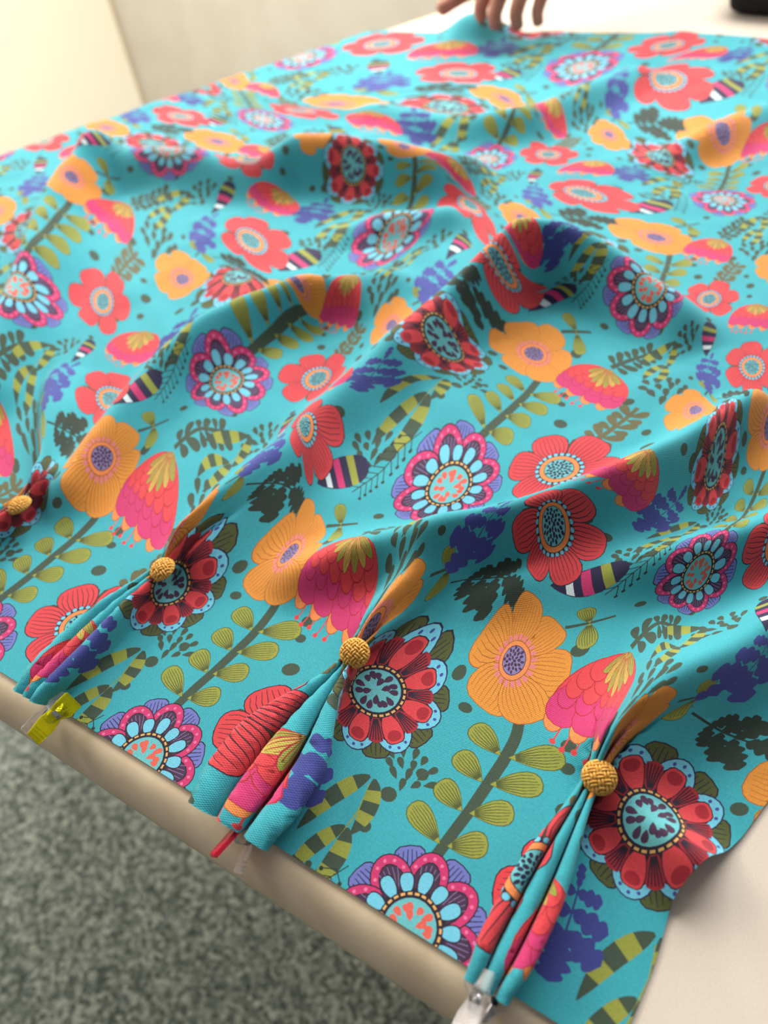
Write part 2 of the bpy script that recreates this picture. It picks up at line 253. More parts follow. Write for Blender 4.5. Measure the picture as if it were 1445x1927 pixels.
def olive_s(th, L):
    leaf(0, 0, th, L-6, 2.3, 'line', .9, .4, 6, 7, .35); leaf(0, 0, th, L-6, 2.3, 'olive2', .9, .4, 6, 7)
def fan(th, r0, L, W, c1, c2, m=5):
    leaf(0, 0, th, L, W, 'line', .75, .3, 9, r0, .55); leaf(0, 0, th, L, W, c1, .75, .3, 9, r0)
    veins(0, 0, th, L, W, c2, m, .75, .3, r0, .75, .12, .95)
def flower_blue(x, y, rot, k, seed):
    rng = random.Random(seed); at(x, y, rot, k)
    for i in range(8): fan(2*PI*(i+.5)/8, 14, 20, 7.2, 'peri', 'line', 6)
    for i in range(8):
        th = 2*PI*i/8; cx, cy = 20.5*math.cos(th), 20.5*math.sin(th)
        disc(cx, cy, 12.4, 'line', 20, 9.8, th); disc(cx, cy, 11.8, 'mag', 20, 9.2, th)
        for j in (-2, -1, 0, 1, 2):
            a2 = j*.6; disc(*mv([(9.4*math.cos(a2), 7.4*math.sin(a2))], cx, cy, th)[0], .85, 'mag2', 7)
    for i in range(8):
        th = 2*PI*i/8; cx, cy = 18*math.cos(th), 18*math.sin(th)
        disc(cx, cy, 10.3, 'line', 18, 6.4, th); disc(cx, cy, 9.7, 'plum', 18, 5.8, th)
        for j in (-2, -1, 0, 1, 2): stroke(mv([(-1, j*1.0), (4.5, j*1.9), (8.8-abs(j)*.9, j*2.2)], cx, cy, th), .3, .3, 'pur')
    disc(0, 0, 16, 'line', 26)
    for i in range(14):
        th = 2*PI*(i+.5)/14; L = 10.4 if i % 2 else 9.0
        leaf(0, 0, th, L, 3.1, 'line', .6, .36, 9, 13.2, .5); leaf(0, 0, th, L, 3.0, 'lblue', .6, .36, 9, 13.2)
    ringc(rng); drops(10.5, 'coral', 13, rng)
def ringc(rng):
    disc(0, 0, 14.6, 'line', 26)
    for i in range(26):
        th = 2*PI*i/26; put(mv([(-.55, -1.05), (.55, -1.05), (.55, 1.05), (-.55, 1.05)], 13.4*math.cos(th), 13.4*math.sin(th), th), 'tan')
    disc(0, 0, 11.7, 'teal', 24)
def flower_dark(x, y, rot, k, seed):
    rng = random.Random(seed); at(x, y, rot, k)
    for i in range(8): fan(2*PI*(i+.5)/8, 14, 20, 7.2, 'olive2', 'line')
    for i in range(8):
        th = 2*PI*i/8; cx, cy = 20.5*math.cos(th), 20.5*math.sin(th)
        disc(cx, cy, 12.6, 'navy', 20, 9.8, th); disc(cx, cy, 12.0, 'lblue', 20, 9.2, th)
        for j in (-2, -1, 0, 1, 2):
            a2 = j*.58; disc(*mv([(9.9*math.cos(a2), 7.5*math.sin(a2))], cx, cy, th)[0], .85, 'blue', 7)
    for i in range(8):
        th = 2*PI*i/8; cx, cy = 18*math.cos(th), 18*math.sin(th); disc(cx, cy, 10.2, 'line', 18, 7.4, th)
    disc(0, 0, 18.5, 'line', 26)
    for i in range(8):
        th = 2*PI*(i+.5)/8
        leaf(0, 0, th, 14, 4.2, 'red2', .8, .35, 8, 12.8)
        for j in (-2, -1, 0, 1, 2): stroke([(q*math.cos(th+j*d), q*math.sin(th+j*d)) for q, d in ((15, .03), (20, .05), (25.5, .06))], .7, .6, 'line')
        th = 2*PI*i/8
        leaf(0, 0, th, 15.5, 5.0, 'line', .6, .3, 9, 12.6, .4); leaf(0, 0, th, 15.5, 4.9, 'red', .6, .3, 9, 12.6); leaf(0, 0, th, 5.5, 3.6, 'red2', .5, .4, 7, 21.5)
    ringc(rng); drops(10.5, 'plum', 13, rng)
def flower_orange(x, y, rot, k, seed):
    rng = random.Random(seed); at(x, y, rot, k)
    for i in range(6):
        th = 2*PI*(i+.5)/6
        for d in (-.15, .1): leaf(0, 0, th+d, 20, 1.9, 'olive', .9, .4, 6, 6)
    for i in range(6):
        th = 2*PI*i/6 + rng.uniform(-.08, .08); L = 22*rng.uniform(.9, 1.08); W = 11.6*rng.uniform(.92, 1.08)
        leaf(0, 0, th, L, W, 'org2', .62, .34, 10, 6, .35); leaf(0, 0, th, L, W, 'org', .62, .34, 10, 6)
        veins(0, 0, th, L, W, 'org2', 9, .62, .34, 6, .36, .1, .93)
    for i in range(20):
        th = 2*PI*i/20; leaf(0, 0, th, 4.2, 1.2, 'pink', .8, .45, 5, 8.2)
    disc(0, 0, 9.3, 'org2', 20); disc(0, 0, 8.9, 'orgr', 20); disc(0, 0, 6.9, 'plum', 18); disc(0, 0, 6.5, 'pur', 18); cells(6.3, 'plum', 28, rng, 1.0, 1.35)
def tulip(x, y, rot, k):
    at(x, y, rot, k)                                            # opens downwards
    for i, tx in enumerate((-17, -12, -7, -1, 5)):
        stroke([(tx, -14), (tx-.8, -20), (tx-1.5, -24.5-(i % 2)*1.5)], .7, .7, 'red'); disc(tx-1.6, -25-(i % 2)*1.5, 1.5, 'red', 8)
    for tx in (-20, -9, 3, 14): leaf(tx, -4, -PI/2+tx*.006, 17, 4.2, 'org2', .8, .5, 8, 0, .4); leaf(tx, -4, -PI/2+tx*.006, 17, 4.2, 'orgr', .8, .5, 8)
    dome = [(26*math.cos(PI*i/16), -7+27*math.sin(PI*i/16)) for i in range(17)]
    bot = [(-26+52*i/10, -7-2.2*math.sin(PI*i/10)) for i in range(11)]
    put([(px*1.02, py*1.015+.1) for px, py in dome] + [(px, py-.4) for px, py in bot[1:-1]], 'red2')
    put(dome + bot[1:-1], 'red')
    for i, tx in enumerate((-19.5, -7.5, 6, 18.5)):
        leaf(tx*.9, 5, -PI/2+tx*.007, 22, 7.2, 'red2', .7, .4, 9, 0, .35); leaf(tx*.9, 5, -PI/2+tx*.007, 22, 7.2, 'mag', .7, .4, 9)
    for row, (yy, m, c) in enumerate(((-4, 6, 'mag'), (1, 6, 'red'), (6, 5, 'red'), (11, 4, 'red'))):
        half = 26*math.sqrt(max(.05, 1-((yy+9)/27)**2))*.96
        for i in range(m):
            tx = -half + (2*half)*(i+.5)/m; w = half/m
            disc(tx, yy, w*1.02, 'red2', 12, 5.2); disc(tx, yy+.3, w*.94, c, 12, 5.0)
    for j in range(7):
        th = -PI/2 + (j-3)*.30; Ls = 20-abs(j-3)*1.2; leaf(2, 21, th, Ls, 2.3, 'red2', .8, .6, 7, 0, .3); leaf(2, 21, th, Ls, 2.2, 'yel' if j % 2 else 'olive', .8, .6, 7)
        veins(2, 21, th, Ls, 2.2, 'red2', 3, .8, .6, 0, .4, .15, .9)
def branch(x, y, rot, k, L=36, m=3, w=3.0, col='green'):
    at(x, y, rot, k); stroke([(0, 0), (L*.5, .6), (L, 0)], w, w*.8, col)
    for i in range(m):
        px = L*(.22+.62*i/(m-1))
        for s in (-1, 1):
            leaf(px-2.5, 0, s*.95, 12.5-i*.8, 2.6, col, .9, .4, 8); leaf(px-5.5, s*.8, s*1.35, 9, 2.2, col, .9, .4, 7)
def stem_leaves(x, y, rot, k):
    at(x, y, rot, k); stroke([(0, 0), (30, -1.5), (58, -1), (84, 1)], 5.6, 5.0, 'green')
    for px, l1, l2 in ((10, 23, 18), (28, 17, 19), (45, 17, 22), (61, 18, 24)):
        olive_leaf(px, 1.5, 1.2, l1, 5.6); olive_leaf(px+1, -2, -.95, l2, 6.0)
def leaf_pair(x, y, rot, k):
    at(x, y, rot, k); stroke([(-14, -1), (0, 0), (14, 1)], 3.0, 2.6, 'green')
    olive_leaf(0, 0, 1.9, 19, 5.2); olive_leaf(0, -.5, -1.6, 23, 5.8)
def lobed(x, y, r, L, W, col, m=5):
    P = []
    for i in range(4*m+1):
        t = i/(4*m); P.append((t*L, W*lw(min(max(t, .02), .985), .7, .45)*(.62+.42*abs(math.sin(PI*(t*m))))))
    put(mv(P + [(px, -py) for px, py in P[-2:0:-1]], x, y, r), col)
def sprig(x, y, rot, k, col='blue'):
    at(x, y, rot, k); stroke([(0, -24), (0, 0), (.5, 25)], 1.3, .8, col)
    lobed(0, -5, -PI/2-.05, 23, 8.4, col, 4)
    for py, L, W in ((-4, 21, 7.4), (6, 19, 6.0), (15, 13, 4.4)):
        for s in (-1, 1): lobed(0, py, PI/2 + s*(1.95 - py*.02), L, W, col, 3)
    lobed(.3, 17, PI/2, 12, 2.4, col, 3)
def frond(x, y, rot, k):
    at(x, y, rot, k); stroke([(-28, 0), (0, 1), (26, 0)], 1.3, .8, 'green2')
    lobed(4, 0, .05, 25, 7, 'green2')
    for px, L, W in ((-2, 19, 5.4), (-10, 17, 5), (-17, 12, 4)):
        for s in (-1, 1): lobed(px, 0, s*(.95), L, W, 'green2', 4)
def striped_leaf(P, W, col1='olive', col2='green', m=7):
    n = len(P)-1; hw = [W*lw(min(max(i/n, .01), .99), .6, .8) for i in range(n+1)]
    L, R = [], []
    for i, (x, y) in enumerate(P):
        x1, y1 = P[min(i+1, n)]; x2, y2 = P[max(i-1, 0)]; l = math.hypot(x1-x2, y1-y2)
        L.append((x-(y1-y2)/l*hw[i], y+(x1-x2)/l*hw[i])); R.append((x+(y1-y2)/l*hw[i], y-(x1-x2)/l*hw[i]))
    for j in range(m):
        a, b = int(n*j/m), int(n*(j+1)/m); put(L[a:b+1] + R[a:b+1][::-1], col2 if j % 2 == 0 else col1)
def arc(x, y, a0, a1, L, n=21):
    P = [(x, y)]
    for i in range(n):
        a = a0 + (a1-a0)*i/n; P.append((P[-1][0]+L/n*math.cos(a), P[-1][1]+L/n*math.sin(a)))
    return P
def striped_plant(x, y, rot, k):
    at(x, y, rot, k); stroke([(0, 26), (3, 10), (3, -6)], 1.0, .8, 'olive')
    for P, W in ((arc(-2, 30, 4.0, 4.75, 50), 5.2), (arc(1, 30, -1.0, -1.8, 34), 5.0), (arc(2, 0, 4.15, 4.9, 38), 4.8), (arc(4, 0, -1.1, -1.95, 40), 5.4)): striped_leaf(P, W, m=5)
def bulb(x, y, rot, k):
    at(x, y, rot, k); L, W = 37, 7.6; a, b = .95, .42
    ts = [0, .10, .22, .33, .42, .53, .62, .73, .82, 1.0]; cs = ['navy', 'navy', 'white', 'navy', 'mag', 'mag', 'navy', 'olive', 'navy']
    leaf(0, 0, 0, L, W, 'navy', a, b, 12, 0, .2)
    for t0, t1, c in ((.22, .33, 'white'), (.44, .56, 'mag'), (.68, .79, 'olive')):
        q = [(t*L, lw(t, a, b)*W) for t in (t0, (t0+t1)/2, t1)]
        put([(px+1.2, py) for px, py in q] + [(px+1.2, -py) for px, py in q[::-1]], c)
def drop_cluster(x, y, rot, k, seed):
    rng = random.Random(seed); at(x, y, rot, k)
    for i, (px, py, a) in enumerate(((-14, 6, 2.5), (-8, 10, 2.2), (-1, 12, 1.8), (6, 11, 1.3), (12, 7, .9), (-12, -1, 2.7), (-5, 2, 2.2), (2, 4, 1.7), (8, 0, 1.0), (14, -2, .6), (-6, -7, 2.4), (1, -5, 1.7), (6, -8, 1.1), (0, -14, 1.6))):
        leaf(px, py-6, a+rng.uniform(-.2, .2), 10.5*rng.uniform(.8, 1.1), 2.75, 'green', 1.1, .5, 7)
def fern(x, y, rot, k):
    at(x, y, rot, k); stroke([(-2, -23), (0, 0), (-1, 12), (3, 24)], .8, .6, 'green2')
    for i in range(9):
        py = -20+4.4*i
        for s in (-1, 1):
            tx, ty = s*(7.5-abs(i-4)*.35)-.6, py-1.5 if i < 5 else py
            stroke([(-.4, py+4), (tx, ty)], .55, .55, 'green2'); disc(tx, ty-.3, 1.2, 'green2', 7)
def tile():
    at(0, 0)
    for dx, dy, r in ((28, 30, 3.0), (32, 76, 3.6), (24, 94, 2.4), (-38, 44, 3.2), (-36, 112, 2.7), (22, 104, 2.6), (64, 112, 3.2), (16, 146, 3.4), (92, 72, 3.6),
                      (84, 86, 2.4), (140, 66, 3.4), (150, -8, 3.0), (96, 56, 2.6), (-40, 26, 2.4), (26, 182, 2.6), (66, 196, 3.2), (106, 186, 2.4), (28, 226, 2.2), (128, 62, 2.5), (-28, 60, 2.4), (68, 0, 2.6), (112, 146, 2.3), (205, 100, 2.6)):
        disc(dx, dy, r*1.3, 'green', 12, r*1.12, .3)
    drop_cluster(88, 130, -10, 1.0, 4); drop_cluster(50, -27, 60, .75, 8); drop_cluster(196, 60, 0, .62, 9); drop_cluster(176, -8, 20, .6, 10)
    frond(-58, 138, 14, .95); branch(58, 70, 70, 1.15, 34, 3, 3.4, 'khaki'); branch(44, 146, 52, 1.15, 40, 3, 3.4); leaf_pair(10, 164, 30, .82); leaf_pair(134, 137, 40, .72)
    striped_plant(80, 166, -14, .78); striped_plant(180, 22, -4, .84); fern(4, 206, -8, .9); sprig(-94, 160, 0, .9); sprig(148, 34, 6, .86, 'blue2')
    stem_leaves(-5, 26, 86, .98); bulb(84, -40, 108, 1.08); bulb(-25, 168, 60, 1.1)
    flower_blue(0, 0, 8, .98, 1); flower_red(54, 42, 20, .98, 2); flower_orange(-12, 131, 10, 1.0, 3); tulip(38, 124, -12, .98)
    flower_red(-48, 184, 50, .93, 5); flower_dark(-64, 87, 0, .98, 6); flower_orange(113, 106, 40, .92, 7); tulip(111, 26, 10, .95)
# ---------------------------------------------------------------- the cloth: where every point of the print lies
DV0, VB = -.0965, .0935                  # hem line on the table, buttons above the hem
UL = [-.006, -.212, -.427, -.635]; UR = [.105, -.112, -.329, -.535]   # cloth taken up by each pleat
NP = 4
CB = [.003, -.1265, -.2545, -.374]       # pleat centres at the buttons, at the hem
CH = [-.001, -.1285, -.260, -.385]
WH = [.020, .031, .0165, .0175]; LEAN = [.02, -.05, -.28, -.30]; FAN = [.10, .30, .15, .15]
FING = [(0, 0), (.09, .04), (.13, .2), (.10, .5), (.06, .78), (.17, .95), (.5, 1), (.83, .95), (.94, .78), (.90, .5), (.87, .2), (.91, .04), (1, 0)]
def finger_table():
    P = []
    for f in range(3):
        hgt = (1.0, .96, 1.0)[f]; P += [((f+x)/3, z*hgt) for x, z in (FING if f == 0 else FING[1:])]
    P = np.array(P); n = len(P); T = np.linspace(0, n-1, 700); i = np.clip(T.astype(int), 0, n-2); t = (T-i)[:, None]
    g = lambda j: P[np.clip(j, 0, n-1)]
    Q = .5*((2*g(i)) + (g(i+1)-g(i-1))*t + (2*g(i-1)-5*g(i)+4*g(i+1)-g(i+2))*t**2 + (3*g(i)-g(i-1)-3*g(i+1)+g(i+2))*t**3)
    Lc = np.concatenate([[0], np.cumsum(np.hypot(np.diff(Q[:, 0])*.020, np.diff(Q[:, 1])*.0175))]); return Lc/Lc[-1], Q
FE, FQ = finger_table()
class Pins:
    """smooth warp that lays the motifs where the gathered cloth carries them (thin plate)"""
    def __init__(self, X, R, lam=3e-5):
        n = len(X); K = self.k(X, X) + lam*np.eye(n); Pm = np.c_[np.ones(n), X]
        A = np.block([[K, Pm], [Pm.T, np.zeros((3, 3))]]); self.X = X; self.c = np.linalg.solve(A, np.r_[R, np.zeros((3, 2))])
    @staticmethod
    def k(A, B):
        d2 = ((A[:, None, :]-B[None])**2).sum(-1)+1e-12; return d2*np.log(d2)*.5
    def __call__(self, Q):
        out = np.empty((len(Q), 2))
        for i in range(0, len(Q), 40000):
            q = Q[i:i+40000]; out[i:i+40000] = self.k(q, self.X)@self.c[:-3] + np.c_[np.ones(len(q)), q]@self.c[-3:]
        return out
def base_map(u, v):
    """cloth coordinates (m) to table coordinates with the pleats pinched"""
    a = np.clip(v/VB, 0, 1.0); op = smooth1(VB+.001, VB+.07, v)
    ku, ks = [], []
    for k in range(NP-1, -1, -1):
        c = CH[k] + (CB[k]-CH[k])*a
        wd = WH[k] + (.0085-WH[k])*smooth1(.35, 1, a) - .004*smooth1(.2, 0, a)
        wd = wd + (.56*(UR[k]-UL[k])-wd)*op
        ku += [UL[k], UR[k]]; ks += [c-wd/2, c+wd/2]
    ku = [ku[0]-.25] + ku + [ku[-1]+.10]; ks = [ks[0]-.25] + ks + [ks[-1]+.10]
    s = np.zeros_like(u); zone = np.full(u.shape, -1); e = np.zeros_like(u)
    for i in range(len(ku)-1):
        m = (u >= ku[i]) & (u < ku[i+1]) if 0 < i < len(ku)-2 else ((u < ku[1]) if i == 0 else (u >= ku[-2]))
        f = (u-ku[i])/(ku[i+1]-ku[i]); s = np.where(m, ks[i]+(ks[i+1]-ks[i])*f, s)
        if i % 2 == 1: zone = np.where(m, NP-1-(i-1)//2, zone); e = np.where(m, f, e)
    return s, v+DV0, zone, e
HF = HeightField(RIDGES)
_p = np.array(PINS); _s, _t, _, _ = base_map(_p[:, 0], _p[:, 1])
_an = np.array([(x, .100) for x in np.linspace(-.9, .16, 14)])
PIN = Pins(np.r_[_p[:, :2], _an], np.r_[np.c_[_p[:, 2]-_s, _p[:, 3]-_t], np.zeros((len(_an), 2))])
def lay(u, v):
    s, t, zone, e = base_map(u, v)
    d = PIN(np.c_[u, v]); wt = smooth1(VB+.002, VB+.036, v); s = s + d[:, 0]*wt; t = t + d[:, 1]*wt
    # triple pinch pleats up to the buttons
    g = 1-smooth1(VB+.003, VB+.034, v); inz = zone >= 0; zk = np.clip(zone, 0, NP-1)
    X = np.interp(e, FE, FQ[:, 0]); Z = np.interp(e, FE, FQ[:, 1])
    a = np.clip(v/VB, 0, 1); wh = np.array(WH)[zk]; wd = wh + (.0085-wh)*smooth1(.35, 1, a)
    wd = wd - .004*smooth1(.2, 0, a); H = .0180 - .004*smooth1(.6, 1, a) - .0015*smooth1(.15, 0, a)
    lean, fan = np.array(LEAN)[zk], np.array(FAN)[zk]*(1-smooth1(.3, 1, a))
    dx = wd*(X-e) + wd*(X-.5)*fan*3*Z + lean*(1-.6*smooth1(.4, 1, a))*H*Z
    s = s + np.where(inz, dx*g, 0); z = np.where(inz, H*Z*g, 0); t = t - z*.42*smooth1(.65, 0, a)
    # the fold the pleat opens into
    z = z + np.where(inz, .012*np.sin(PI*e)**2*smooth1(VB-.002, VB+.02, v)*(1-smooth1(VB+.03, VB+.10, v)), 0)
    fold = HF(s, t)*smooth1(VB-.012, VB+.02, v + np.where(u > UR[0], .2, 0)); z = np.maximum(z, 0) + fold*(1-.6*g*inz)
    far = smooth1(.02, .2, t)
    z = z + (.0009*np.sin(s*95+2*np.sin(t*31)) * np.sin(t*80+1.3*np.sin(s*47)) + .0018*np.sin(s*41+t*23+1)*np.sin(t*37-s*19))*(.25+.75*far)+.0012
    z = np.maximum(z, .0013)
    r = np.clip((TY0+TR-t)/TR, 0, .95); z = z - TR*(1-np.sqrt(1-r*r))*(1-np.where(inz, Z*g, 0)*.5)
    dd = ((edge_s(t)-s)/1.141) + .009; R = .022; q = np.clip(dd, 0, None); th = np.clip(q/R, 0, PI/2)
    hx = R*np.sin(th)-q; s = s - hx*.876; t = t + hx*.482
    z = z*(1-smooth1(.0, .06, dd)) - R*(1-np.cos(th)) - np.clip(q-R*PI/2, 0, None)
    return np.c_[s, t, z]
UMIN, UMAX, VMIN, VMAX = -.90, .146, .0, .952
def umax(W): return (UMAX + .018*smooth1(60, 105, W))*1000      # the side hem runs out a little
def build_cloth():
    tile(); k = SH/QV; V, F, fc = [], [], []
    def addp(P, c):
        i = len(V); V.extend(Vector(q) for q in P); F.append(list(range(i, len(V)))); fc.append(c)
    ex, ey = [PU*i/76 for i in range(76)], [QV*i/72 for i in range(72)]
    addp([(x, 0) for x in ex] + [(PU, y) for y in ey] + [(PU-x, QV) for x in ex] + [(0, QV-y) for y in ey], CI['bg'])
    for P, c in POLY:
        D = []
        for (x0, y0), (x1, y1) in zip(P, P[1:]+P[:1]):        # no edge longer than 3 mm, so that it follows the folds
            n = max(1, math.ceil(math.hypot(x1-x0, y1-y0)/3.0)); D += [(x0+(x1-x0)*i/n, y0+(y1-y0)*i/n) for i in range(n)]
        Q = [(x-k*y, y) for x, y in D]; xs = [q[0] for q in Q]; ys = [q[1] for q in Q]
        for i in range(-2, 3):
            for j in range(-2, 3):
                if max(xs)+i*PU > 0 and min(xs)+i*PU < PU and max(ys)+j*QV > 0 and min(ys)+j*QV < QV: addp([(x+i*PU, y+j*QV) for x, y in Q], c)
    g = 2.9; ny = int(QV/g)
    for j in range(1, ny):
        for i in range(int(PU/g)): V.append(Vector(((i+.25+.5*(j % 2))*g, j*QV/ny)))
    r = delaunay_2d_cdt(V, [], F, 1, 1e-3, True)
    cx = np.array([[(r[0][a].x+r[0][b_].x+r[0][c_].x)/3, (r[0][a].y+r[0][b_].y+r[0][c_].y)/3] for a, b_, c_ in r[2]])
    keep = np.nonzero((cx[:, 0] > 0) & (cx[:, 0] < PU) & (cx[:, 1] > 0) & (cx[:, 1] < QV))[0]
    tv = np.array([(v.x, v.y) for v in r[0]]); tf = np.array([r[2][i] for i in keep]); tc = np.array([fc[max(r[5][i])] if r[5][i] else CI['bg'] for i in keep])
    used = np.unique(tf); re = np.full(len(tv), -1); re[used] = np.arange(len(used)); tv = tv[used]; tf = re[tf]
    AV, AF, AC = [], [], []; n = 0; EPS = 3.0
    for j in range(-1, 6):
        for i in range(-7, 4):
            p = tv + np.array([i*PU, j*QV]); U = (p[:, 0] + k*p[:, 1] - 37.0); W = p[:, 1] + 1.0
            ok = (U >= UMIN*1000-1e-6) & (U <= umax(W)) & (W >= VMIN) & (W <= VMAX*1000)
            f = ok[tf].any(1)
            if not f.any(): continue
            us = np.unique(tf[f]); rr = np.full(len(tv), -1); rr[us] = np.arange(len(us)) + n; n += len(us)
            AV.append(np.c_[np.clip(U[us], UMIN*1000, umax(W[us])), np.clip(W[us], 0, VMAX*1000)]); AF.append(rr[tf[f]]); AC.append(tc[f])
    A = np.concatenate(AV)/1000; Fc = np.concatenate(AF); Cc = np.concatenate(AC)
    key = np.round(A*2e6).astype(np.int64); _, first, inv = np.unique(key[:, 0]*10000000+key[:, 1], return_index=True, return_inverse=True)
    A = A[first]; Fc = inv.ravel()[Fc]; e1, e2 = A[Fc[:, 1]]-A[Fc[:, 0]], A[Fc[:, 2]]-A[Fc[:, 0]]; lg = np.sqrt(np.maximum(np.maximum((e1**2).sum(1), (e2**2).sum(1)), ((e2-e1)**2).sum(1))); good = e1[:, 0]*e2[:, 1]-e1[:, 1]*e2[:, 0] > 2e-6*lg; Fc = Fc[good]; Cc = Cc[good]
    P = lay(A[:, 0], A[:, 1])
    me = bpy.data.meshes.new('cloth'); nf = len(Fc)
    me.vertices.add(len(P)); me.vertices.foreach_set('co', P.ravel().astype(np.float32))
    me.loops.add(nf*3); me.loops.foreach_set('vertex_index', Fc.ravel().astype(np.int32))
    me.polygons.add(nf); me.polygons.foreach_set('loop_start', np.arange(0, nf*3, 3, dtype=np.int32)); me.polygons.foreach_set('use_smooth', np.ones(nf, bool))
    me.update(calc_edges=True)
    LC = np.array([lin(COL[c]) for c in CN], np.float32); at_ = me.attributes.new('print', 'FLOAT_COLOR', 'FACE'); at_.data.foreach_set('color', LC[Cc].ravel())
    uv = me.uv_layers.new(name='cloth_uv'); uv.data.foreach_set('uv', A[Fc.ravel()].ravel().astype(np.float32))
    print('cloth', len(P), nf); return me
def cloth_material():
    M = mat('printed_cotton', (60, 180, 190), .82, .25); b = bsdf(M); b.inputs['Sheen Weight'].default_value = .12; b.inputs['Sheen Roughness'].default_value = .5
    at_ = N(M, 'ShaderNodeAttribute', attribute_name='print'); uv = N(M, 'ShaderNodeUVMap', uv_map='cloth_uv'); sep = N(M, 'ShaderNodeSeparateXYZ'); L(M, uv.outputs[0], sep.inputs[0])
    def mth(op, a, c=None):
        n = N(M, 'ShaderNodeMath', operation=op)
        for i, q in enumerate((a, c)):
            if q is None: continue
            if isinstance(q, (int, float)): n.inputs[i].default_value = q
            else: L(M, q, n.inputs[i])
        return n.outputs[0]
    sx = mth('SINE', mth('MULTIPLY', sep.outputs[0], 2*PI/.00100)); sy = mth('SINE', mth('MULTIPLY', sep.outputs[1], 2*PI/.00100)); wv = mth('MULTIPLY', sx, sy)
    nz = N(M, 'ShaderNodeTexNoise'); nz.inputs['Scale'].default_value = 900; nz.inputs['Detail'].default_value = 2; L(M, uv.outputs[0], nz.inputs['Vector'])
    nb = N(M, 'ShaderNodeTexNoise'); nb.inputs['Scale'].default_value = 45; nb.inputs['Detail'].default_value = 3; L(M, uv.outputs[0], nb.inputs['Vector'])
    val = mth('ADD', mth('ADD', mth('MULTIPLY', wv, .17), mth('MULTIPLY', nz.outputs[0], .44)), mth('ADD', mth('MULTIPLY', nb.outputs[0], .18), .69))
    mx = N(M, 'ShaderNodeMix', data_type='RGBA', blend_type='MULTIPLY'); mx.inputs[0].default_value = 1
    cb = N(M, 'ShaderNodeCombineColor'); 
    for i in range(3): L(M, val, cb.inputs[i])
    L(M, at_.outputs['Color'], mx.inputs[6]); L(M, cb.outputs[0], mx.inputs[7]); L(M, mx.outputs[2], b.inputs['Base Color'])
    bp = N(M, 'ShaderNodeBump'); bp.inputs['Strength'].default_value = .6; bp.inputs['Distance'].default_value = .00015; L(M, wv, bp.inputs['Height']); L(M, bp.outputs[0], b.inputs['Normal'])
    return M
curtain = empty('curtain_panel', (-.2, .3, 0), 'turquoise floral cotton curtain panel with pinch pleats spread over the table', 'curtain')
cl = obj('cloth', build_cloth(), cloth_material(), curtain); cl.location = (.2, -.3, 0)
# ---------------------------------------------------------------- woven covered buttons sewn on the pleats
straw = speckle(mat('woven_straw', (214, 160, 72), .75, .3), (196, 138, 52), (230, 180, 96), 900, 3, .35, .65, .4, 2500, .0002)
strawd = mat('button_shell', (150, 104, 44), .8, .2)
def tube(b, P, r, n=6, flat=1.0):
    rows = []
    for i, p in enumerate(P):
        t = (P[min(i+1, len(P)-1)]-P[max(i-1, 0)]).normalized(); a = t.cross(Vector((0, 0, 1)))
        a = a.normalized() if a.length > 1e-6 else Vector((1, 0, 0)); c = a.cross(t).normalized()
        rows.append([b.verts.new(p + a*r*math.cos(2*PI*j/n) + c*r*flat*math.sin(2*PI*j/n)) for j in range(n)])
    for r0, r1 in zip(rows[:-1], rows[1:]):
        for j in range(n): b.faces.new((r0[j-1], r0[j], r1[j], r1[j-1]))
    b.faces.new(rows[0][::-1]); b.faces.new(rows[-1])
BR, BH = .0074, .0046
def dome(x, y):
    q = max(0.0, 1-(x*x+y*y)/(BR*BR)); return BH*q**.62
def button_meshes():
    b = bmesh.new(); ring = []
    for j in range(9):
        a = j/8*PI/2; ring.append([(BR*.97*math.cos(a), i) for i in range(28)])
    rows = [[b.verts.new((BR*.96*math.cos(j/8*PI/2)*math.cos(2*PI*i/28), BR*.96*math.cos(j/8*PI/2)*math.sin(2*PI*i/28), BH*.9*math.sin(j/8*PI/2)**.9 if j else 0)) for i in range(28)] for j in range(8)]
    low = [b.verts.new((BR*.8*math.cos(2*PI*i/28), BR*.8*math.sin(2*PI*i/28), -.0014)) for i in range(28)]
    rows = [low] + rows
    for r0, r1 in zip(rows[:-1], rows[1:]):
        for i in range(28): b.faces.new((r0[i-1], r0[i], r1[i], r1[i-1]))
    b.faces.new(rows[-1]); b.faces.new(low[::-1])
    shell = bpy.data.meshes.new('button_shell'); bmesh.ops.recalc_face_normals(b, faces=b.faces); b.to_mesh(shell); b.free(); shell.materials.append(strawd)
    b = bmesh.new(); pitch = .0029
    for ax in (0, 1):
        for i in range(-2, 3):
            for q in (-1, 1):
                off = i*pitch + q*.00068; hl = math.sqrt(max(0, BR*BR-off*off)); P = []
                for k in range(33):
                    x = -hl + 2*hl*k/32; ph = math.cos(PI*x/pitch)*(1 if (i+ax) % 2 == 0 else -1)
                    z = dome(x, off) + .00022 + (.00055)*ph*(1 if abs(x) < hl*.93 else .2); P.append(Vector((x, off, z) if ax == 0 else (off, x, z)))
                tube(b, P, .00066, 6)
    for k in range(3):
        rr = BR*(1.0-.03*k); P = [Vector((rr*math.cos(2*PI*i/40), rr*math.sin(2*PI*i/40), .0002+.0007*k)) for i in range(41)]; tube(b, P, .0005, 5)
    wv = bpy.data.meshes.new('woven_cover'); bmesh.ops.recalc_face_normals(b, faces=b.faces); b.to_mesh(wv); b.free(); wv.materials.append(straw)
    for me in (shell, wv): me.polygons.foreach_set('use_smooth', [True]*len(me.polygons))
    return shell, wv
SHELL, WEAVE = button_meshes()
